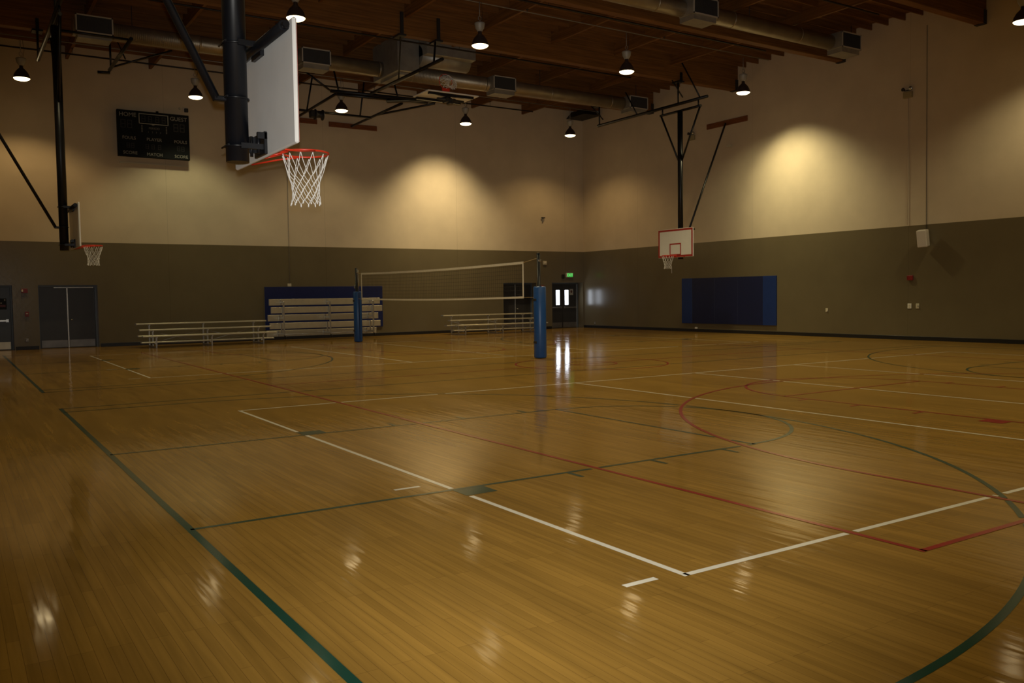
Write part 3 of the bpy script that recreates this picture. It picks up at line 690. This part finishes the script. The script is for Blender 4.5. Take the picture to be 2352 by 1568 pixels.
for yy, dy in ((ny0, .05), (ny1, -.05)):
    MB().box((nx(yy) - .005, yy, nz0), (nx(yy) + .005, yy + dy, nz1)).build('side_band', M['net_band'], vn)
me_ = MB(); n = int((ny1 - ny0)/.105)
for i in range(1, n):
    yy = ny0 + (ny1 - ny0)*i/n; me_.tube([(nx(yy), yy, nz0 + .03 + sag(yy)), (nx(yy), yy, nz1 - .04 + sag(yy))], .0026, 4, cap=False)
for j in range(1, 9):
    z = nz0 + (nz1 - nz0)*j/9; me_.tube([(nx(yy), yy, z + sag(yy)) for yy in [ny0 + (ny1 - ny0)*q/20 for q in range(21)]], .0026, 4, cap=False)
me_.build('mesh', M['net_dark'], vn)
rp = MB()
rp.tube([(nx(ny0), ny0, nz1 - .03), (P1[0] - .03, P1[1] + .058, nz1 + .06)], .009, 6); rp.tube([(nx(ny0), ny0, nz0 + .02), (P1[0] - .03, P1[1] + .172, nz0 + .02)], .007, 6)
rp.tube([(nx(ny1), ny1, nz1 - .03), (P2[0] - .03, P2[1] - .058, nz1 + .02)], .009, 6); rp.tube([(nx(ny1), ny1, nz0 + .02), (P2[0] - .03, P2[1] - .172, nz0 + .04)], .007, 6)
rp.build('tension_rope', M['rope'], vn)

# ------------------------------------------------------------------ bleachers
def make_bleacher():
    r = thing('bleacher', (0, 0, 0)); Lb = 4.60
    seats = [(0, .43), (.61, .63), (1.22, .83)]; foots = [(.305, .21), (.915, .41)]
    for (y, z) in seats:
        b = MB().box((0, y - .12, z - .045), (Lb, y + .12, z), .006)
        for k in range(5): b.box((.02, y - .10 + .045*k, z), (Lb - .02, y - .08 + .045*k, z + .003))
        s_ = b.build('seat_plank', M['alu'], r)
        MB().box((-.006, y - .122, z - .047), (.004, y + .122, z + .002), .002).box((Lb - .004, y - .122, z - .047), (Lb + .006, y + .122, z + .002), .002).build('end_cap', M['alu_frame'], s_)
    for (y, z) in foots:
        b = MB().box((0, y - .115, z - .045), (Lb, y + .115, z), .006); f_ = b.build('foot_plank', M['alu'], r)
        MB().box((-.006, y - .117, z - .047), (.004, y + .117, z + .002), .002).box((Lb - .004, y - .117, z - .047), (Lb + .006, y + .117, z + .002), .002).build('end_cap', M['alu_frame'], f_)
    for xf in (.44, 2.30, 4.14):
        f = MB(); w = .025
        f.box((xf - w, -.02, .0), (xf + w, 1.26, .05), .004)
        for (y, z) in seats: f.box((xf - w, y - w, .05), (xf + w, y + w, z - .045), .004); f.box((xf - w, y - .11, z - .085), (xf + w, y + .11, z - .045), .004)
        for (y, z) in foots: f.box((xf - w, y - .12, z - .085), (xf + w, y + .30, z - .045), .004)
        f.build('frame', M['alu_frame'], r)
    br = MB()
    for (x0, x1) in ((.44, 2.30), (2.30, 4.14)):
        br.tube([(x0, 1.235, .10), (x1, 1.235, .55)], .010, 6); br.tube([(x0, 1.25, .55), (x1, 1.25, .10)], .010, 6)
    br.build('cross_brace', M['alu_frame'], r)
    for xf in (.44, 2.30, 4.14):
        MB().lathe((xf + .06, 1.36, .075), [(0, -.02), (.06, -.02), (.07, -.012), (.07, .012), (.06, .02), (0, .02)], 16, 'x').tube([(xf, 1.26, .06), (xf + .05, 1.36, .075)], .012, 6).build('wheel', M['rubber'], r)
    return r
bl = make_bleacher(); bl.location = (4.17, 23.47, 0)
tag(bl, 'low three row aluminium bleacher between the dark double doors and the blue mat', 'bleacher', 'aluminium bleachers')
b3 = copy_tree(bl); b3.location = (16.42, 23.47, 0); b3['label'] = 'low three row aluminium bleacher behind the near end of the volleyball net'
b2_ = copy_tree(bl); b2_.location = (8.98, 24.42, 1.50); b2_.rotation_euler = (-PI/2, 0, 0); b2_['label'] = 'aluminium bleacher tipped up on its back against the blue wall mat'

# ------------------------------------------------------------------ wall mats
w1 = thing('wall_mat', (11.67, YB, .40), 'wide navy padded wall mat behind the tipped bleacher', 'wall mat', 'padded wall mats')
for k in range(4):
    x0 = 9.14 + 1.26*k; MB().box((x0, YB - .055, .40), (x0 + 1.26, YB, 2.11), .004).build('mat_panel', M['navy_back'], w1)
w2 = thing('wall_mat', (XR, 16.5, .36), 'blue padded wall mat with lighter end panels on the right wall', 'wall mat', 'padded wall mats')
ys = [13.98, 14.62, 15.9, 17.15, 18.42, 19.03]
for k in range(5):
    o = MB().box((XR - .055, ys[k], .36), (XR, ys[k+1], 2.25), .003).build('mat_panel', M['mat_blue' if k in (0, 4) else 'mat_navy'], w2)
    if k in (0, 4): o['label'] = 'lighter blue end panel'

# ------------------------------------------------------------------ doors in the far wall
def door(n, x0, x1, dark, windows=False, closer=True, sign=False):
    d = thing('door_%d' % n, ((x0+x1)/2, YB + REC, 0), kind='structure'); xc = (x0 + x1)/2; yd = YB + REC
    leafm, frm, kp = (M['door_dark'], M['frame_blue'], M['kick']) if dark else (M['door_daylit'], M['frame_blue'], M['kick_light'])
    f = MB(); fw = .05
    f.box((x0, yd - .11, 0), (x0 + fw, yd, ZD)); f.box((x1 - fw, yd - .11, 0), (x1, yd, ZD)); f.box((x0 + fw, yd - .11, ZD - .06), (x1 - fw, yd, ZD))
    f.build('door_frame', frm, d)
    for s in (-1, 1):
        a, b = (x0 + fw + .003, xc - .006) if s < 0 else (xc + .006, x1 - fw - .003)
        lf = MB()
        if windows:
            wx0, wx1 = (b - .37, b - .15) if s < 0 else (a + .15, a + .37)
            wz0, wz1 = 1.14, 1.86
            for q in (((a, .01), (wx0, ZD - .065)), ((wx1, .01), (b, ZD - .065)), ((wx0, .01), (wx1, wz0)), ((wx0, wz1), (wx1, ZD - .065))): lf.box((q[0][0], yd - .05, q[0][1]), (q[1][0], yd - .005, q[1][1]))
        else: lf.box((a, yd - .05, .01), (b, yd - .005, ZD - .065), .003)
        leaf = lf.build('door_leaf', leafm, d)
        MB().box((a + .03, yd - .056, .03), (b - .03, yd - .05, .28), .001).build('kick_plate', kp, leaf)
        if windows:
            MB().box((wx0, yd - .03, wz0), (wx1, yd - .022, wz1)).build('window_pane', M['daylight'], leaf)
            MB().box((wx0 - .025, yd - .055, wz0 - .025), (wx1 + .025, yd - .05, wz0)).box((wx0 - .025, yd - .055, wz1), (wx1 + .025, yd - .05, wz1 + .025)).box((wx0 - .025, yd - .055, wz0), (wx0, yd - .05, wz1)).box((wx1, yd - .055, wz0), (wx1 + .025, yd - .05, wz1)).build('window_trim', M['door_dark'], leaf)
        if windows or not dark:
            MB().box((a + .08, yd - .12, .98), (b - .06, yd - .09, 1.04), .006).box((a + .08, yd - .09, .96), (a + .16, yd - .05, 1.06)).box((b - .14, yd - .09, .96), (b - .06, yd - .05, 1.06)).build('push_bar', M['chrome'] if not windows else M['kick'], leaf)
        if closer and (not windows) and not dark:
            MB().box((xc + (.25 if s > 0 else -.6), yd - .13, ZD - .17), (xc + (.6 if s > 0 else -.25), yd - .05, ZD - .10), .01).build('door_closer', M['chrome'], leaf)
    if dark and not windows:
        MB().box((xc - .022, yd - .075, .01), (xc + .022, yd - .05, ZD - .075), .003).build('astragal', M['chrome'], d)
        if closer: MB().box((xc - .42, yd - .075, ZD - .095), (x1 - .08, yd - .05, ZD - .065), .003).build('door_stop_bar', M['chrome'], d)
        MB().lathe((xc + .12, yd - .05, 1.0), [(0, -.075), (.028, -.07), (.03, -.05), (.012, -.04), (.012, -.01), (.032, -.008), (.032, 0)], 14, 'y').build('door_knob', M['chrome'], d)
    return d
d1_ = door(1, *DOORS[0], dark=False); d2_ = door(2, *DOORS[1], dark=True); d3_ = door(3, *DOORS[2], dark=True, closer=False); d4_ = door(4, *DOORS[3], dark=True, windows=True)
MB().box((24.885, YB + REC - .075, .01), (24.905, YB + REC - .05, ZD - .08)).build('edge_rod', M['chrome'], d4_)
# notices on the doors
def notice(x, z, w, hh, label, y=YB + REC - .0515):
    o = MB().box((x, y - .003, z), (x + w, y, z + hh)).build('notice', M['poster'], loc=(x + w/2, y, z)); tag(o, label, 'notice')
    MB().lathe((x + w/2, y - .0035, z + hh*.55), [(0, -.001), (w*.28, -.001), (w*.28, 0), (0, 0)], 16, 'y').build('notice_mark', M['poster_ink'], o)
notice(24.47, 1.62, .22, .30, 'small pale notice with red mark beside the right lit door window')
pn = thing('door_window_poster', (.30, YB + REC, 1.45)); bpy.data.objects.remove(pn)
w_ = MB().box((.06, YB + REC - .056, 1.40), (.34, YB + REC - .051, 1.78)).build('notice', M['glass'], loc=(.2, YB + REC, 1.4))
tag(w_, 'dark glazed panel with a red and white notice on the leftmost door', 'notice')
MB().box((.07, YB + REC - .058, 1.68), (.12, YB + REC - .056, 1.75)).box((.27, YB + REC - .058, 1.70), (.31, YB + REC - .056, 1.75)).box((.07, YB + REC - .058, 1.50), (.10, YB + REC - .056, 1.66)).box((.16, YB + REC - .058, 1.60), (.20, YB + REC - .056, 1.64)).build('white_marks', M['white_plastic'], w_)
MB().box((.14, YB + REC - .058, 1.48), (.31, YB + REC - .056, 1.56)).build('red_mark', M['alarm'], w_)

# exit sign
es = thing('exit_sign', (24.1, YB, 2.47), 'glowing green EXIT sign above the lit double doors in the corner', 'exit sign')
MB().box((23.92, YB - .075, 2.48), (24.30, YB, 2.69), .006).build('sign_housing', M['white_plastic'], es)
MB().box((23.945, YB - .079, 2.495), (24.29, YB - .075, 2.675)).build('sign_face', M['exit_green'], es)
text_mb('EXIT', .175, lambda c: (24.12 + c.x, YB - .0805 - c.z, 2.585 + c.y), .001).build('lettering', M['exit_letter'], es)
tag(MB().box((23.66, YB - .06, 2.42), (23.82, YB, 2.62), .01).build('sounder_box', M['black_gear'], loc=(23.74, YB, 2.42)), 'dark small box on the wall left of the green exit sign', 'wall box')

# ------------------------------------------------------------------ wall devices
def plate_b(name, x, z, w, hh, dep, m, label, cat, group=None):
    o = thing(name, (x, YB, z - hh/2), label, cat, group)
    MB().box((x - w/2, YB - dep, z - hh/2), (x + w/2, YB, z + hh/2), .006).build('body', M[m], o); return o
def plate_r(name, y, z, w, hh, dep, m, label, cat, group=None):
    o = thing(name, (XR, y, z - hh/2), label, cat, group)
    MB().box((XR - dep, y - w/2, z - hh/2), (XR, y + w/2, z + hh/2), .006).build('body', M[m], o); return o
o = plate_b('fire_alarm_strobe', .86, 2.03, .20, .15, .06, 'alarm', 'red fire alarm strobe with white lens right of the leftmost door', 'fire alarm', 'fire alarm strobes')
MB().box((.77, YB - .085, 1.99), (.82, YB - .06, 2.07), .008).build('strobe_lens', M['white_plastic'], o)
o = plate_b('fire_alarm_pull', .91, 1.23, .12, .17, .05, 'alarm', 'red fire alarm pull station below the strobe by the leftmost door', 'fire alarm')
MB().box((.88, YB - .065, 1.235), (.94, YB - .05, 1.26), .003).build('pull_handle', M['white_plastic'], o)
o = plate_b('wall_outlet', .885, .34, .09, .12, .012, 'kick', 'metal wall outlet low between the leftmost door and the dark double doors', 'outlet', 'wall outlets')
MB().box((.90, YB - .016, .345), (.915, YB - .012, .37)).box((.86, YB - .016, .305), (.875, YB - .012, .325)).build('sockets', M['white_plastic'], o)
o = plate_b('fire_alarm_strobe', 22.50, 2.03, .17, .13, .06, 'alarm', 'red fire alarm strobe just above the near volleyball post pad', 'fire alarm', 'fire alarm strobes')
MB().box((22.43, YB - .08, 2.0), (22.47, YB - .06, 2.06), .006).build('strobe_lens', M['white_plastic'], o)
o = plate_b('wall_horn', 22.66, 3.17, .20, .18, .07, 'cream_plastic', 'cream speaker horn on the wall right of the near volleyball post top', 'speaker')
MB().lathe((22.66, YB - .07, 3.17), [(0, -.006), (.06, -.006), (.065, 0)], 16, 'y').build('horn_grille', M['speaker'], o)
o = plate_b('wall_bell', 22.57, 5.20, .07, .20, .06, 'conduit', 'small grey bracket device high on the wall right of the bright light cone', 'wall device')
MB().box((22.46, YB - .09, 5.27), (22.68, YB - .06, 5.33), .008).build('crosspiece', M['black_gear'], o)
o = plate_b('junction_box', 10.15, 2.18, .15, .12, .06, 'cream_plastic', 'pale cable box on the wall directly above the navy mat', 'electrical box')
MB().tube([(10.17, YB - .03, 2.24), (10.20, YB - .03, 6.9)], .009, 6).build('cable', M['conduit'], o)
o = plate_r('fire_alarm_strobe', 8.53, 2.03, .19, .16, .06, 'alarm', 'red fire alarm strobe on the right wall above two white outlets', 'fire alarm', 'fire alarm strobes')
MB().box((XR - .07, 8.60, 1.97), (XR - .06, 8.625, 2.09), .002).build('strobe_lens', M['alarm'], o)
o = plate_r('wall_outlet', 8.56, 1.11, .135, .16, .014, 'white_plastic', 'white wall outlet on the right wall, left one of the pair', 'outlet', 'wall outlets')
MB().box((XR - .017, 8.535, 1.12), (XR - .014, 8.585, 1.16)).box((XR - .017, 8.535, 1.06), (XR - .014, 8.585, 1.10)).build('sockets', M['cream_plastic'], o)
o = plate_r('wall_switch', 8.28, 1.11, .115, .16, .014, 'cream_plastic', 'cream switch plate on the right wall, right one of the pair', 'switch')
MB().tube([(XR - .014, 8.25, 1.11), (XR - .045, 8.25, 1.115)], .018, 10).build('key_knob', M['chrome'], o)
o = plate_r('wall_outlet', 11.75, .96, .10, .13, .014, 'cream_plastic', 'small white outlet alone on the right wall right of the blue mat', 'outlet', 'wall outlets')
MB().tube([(XR - .014, 11.72, .95), (XR - .035, 11.72, .95)], .022, 10).build('socket_cover', M['white_plastic'], o)
o = plate_r('wall_outlet', 25.05, .24, .10, .13, .014, 'kick', 'metal outlet low on the right wall beside the corner doors', 'outlet', 'wall outlets')
MB().box((XR - .018, 25.03, .22), (XR - .014, 25.07, .26)).build('sockets', M['white_plastic'], o)
o = plate_r('floor_bracket', 18.2, .17, .10, .07, .07, 'white_plastic', 'small white bracket at the base of the right wall under the blue mat', 'bracket')
# speaker
sp = thing('wall_speaker', (XR, 7.95, 3.0), 'white loudspeaker tilted downward on the right wall with cable above', 'speaker')
Ms = Matrix.Translation((XR - .24, 7.97, 3.27)) @ Matrix.Rotation(math.radians(-10), 4, 'Y') @ Matrix.Rotation(math.radians(12), 4, 'Z')
MB().box((-.13, -.15, -.27), (.13, .15, .27), .02, Ms).build('cabinet', M['speaker'], sp)
MB().box((-.137, -.13, -.25), (-.13, .13, .25), .002, Ms).build('grille', M['white_plastic'], sp)
MB().tube([(XR, 7.97, 3.3), (XR - .14, 7.97, 3.28)], .03, 10).build('bracket', M['black_gear'], sp)
MB().tube([(XR - .06, 7.97, 3.50), (XR - .012, 8.0, 3.62), (XR - .012, 8.02, 6.6), (XR - .012, 8.05, 10.0)], .008, 6).build('cable', M['pipe'], sp)
def elight(y, z, label, conduit):
    e = thing('emergency_light', (XR, y, z - .14), label, 'emergency light', 'twin head emergency lights')
    MB().box((XR - .10, y - .15, z - .14), (XR, y + .15, z + .06), .01).build('battery_box', M['tan_box'], e)
    for q in (-1, 1):
        MB().lathe((XR - .08, y + q*.13, z + .14), [(0, -.06), (.055, -.06), (.06, -.05), (.035, .03), (0, .04)], 14, 'x').build('lamp_head', M['black_gear' if q > 0 else 'chrome'], e)
    MB().tube([(XR - .06, y - .13, z + .10), (XR - .06, y + .13, z + .10)], .014, 6).build('arm', M['black_gear'], e)
    if conduit: MB().tube([(XR - .03, y - .01, 3.75), (XR - .03, y - .01, z - .14)], .009, 6).build('conduit', M['olive'], e)
elight(8.66, 7.98, 'twin head emergency light high on the right wall near the photo edge', True)
elight(18.40, 8.14, 'twin head emergency light on the right wall behind the far goal struts', False)
o = plate_r('motion_sensor', 16.32, 7.45, .20, .10, .12, 'cream_plastic', 'small cream sensor on the right wall below the timber board', 'sensor')

# ------------------------------------------------------------------ world, camera, exposure
w = bpy.data.worlds.new('World'); sc.world = w; w.use_nodes = True
w.node_tree.nodes['Background'].inputs['Color'].default_value = (.5, .6, .8, 1); w.node_tree.nodes['Background'].inputs['Strength'].default_value = .3

cam = bpy.data.cameras.new('Camera'); co = bpy.data.objects.new('Camera', cam); col.objects.link(co); sc.camera = co
C = (-1.368, -8.245, 1.642); pitch, roll, yaw, F = -.053, -.014, .996, 1997.4
c, s = math.cos, math.sin
f = Vector((c(yaw)*c(pitch), s(yaw)*c(pitch), s(pitch))); r0 = Vector((s(yaw), -c(yaw), 0)); u0 = r0.cross(f)
r = r0*c(roll) + u0*s(roll); up = -r0*s(roll) + u0*c(roll)
co.matrix_world = Matrix(((r.x, up.x, -f.x, C[0]), (r.y, up.y, -f.y, C[1]), (r.z, up.z, -f.z, C[2]), (0, 0, 0, 1)))
# the photo was taken with the camera's pop-up flash: neutral light from just above the lens
fd = bpy.data.lights.new('camera_flash', 'SPOT'); fd.energy = 2700; fd.color = (1, .98, .92); fd.spot_size = math.radians(72); fd.spot_blend = 1; fd.shadow_soft_size = .02
fo = bpy.data.objects.new('camera_flash', fd); col.objects.link(fo); fo.location = Vector(C) + up*.095 - f*.02
fo.rotation_euler = (f + up*.05).to_track_quat('-Z', 'Y').to_euler()
cam.sensor_width = 36; cam.lens = 36*F/2352; cam.clip_start = .05; cam.clip_end = 200

sc.view_settings.view_transform = 'Standard'; sc.view_settings.look = 'None'; sc.view_settings.gamma = 1; sc.view_settings.use_curve_mapping = False
sc.view_settings.exposure = 0
sc.cycles.filter_width = 2.0; sc.cycles.max_bounces = 8; sc.cycles.diffuse_bounces = 5; sc.cycles.glossy_bounces = 4; sc.cycles.sample_clamp_indirect = 4
for o in bpy.data.objects:
    if '_o' in o: del o['_o']
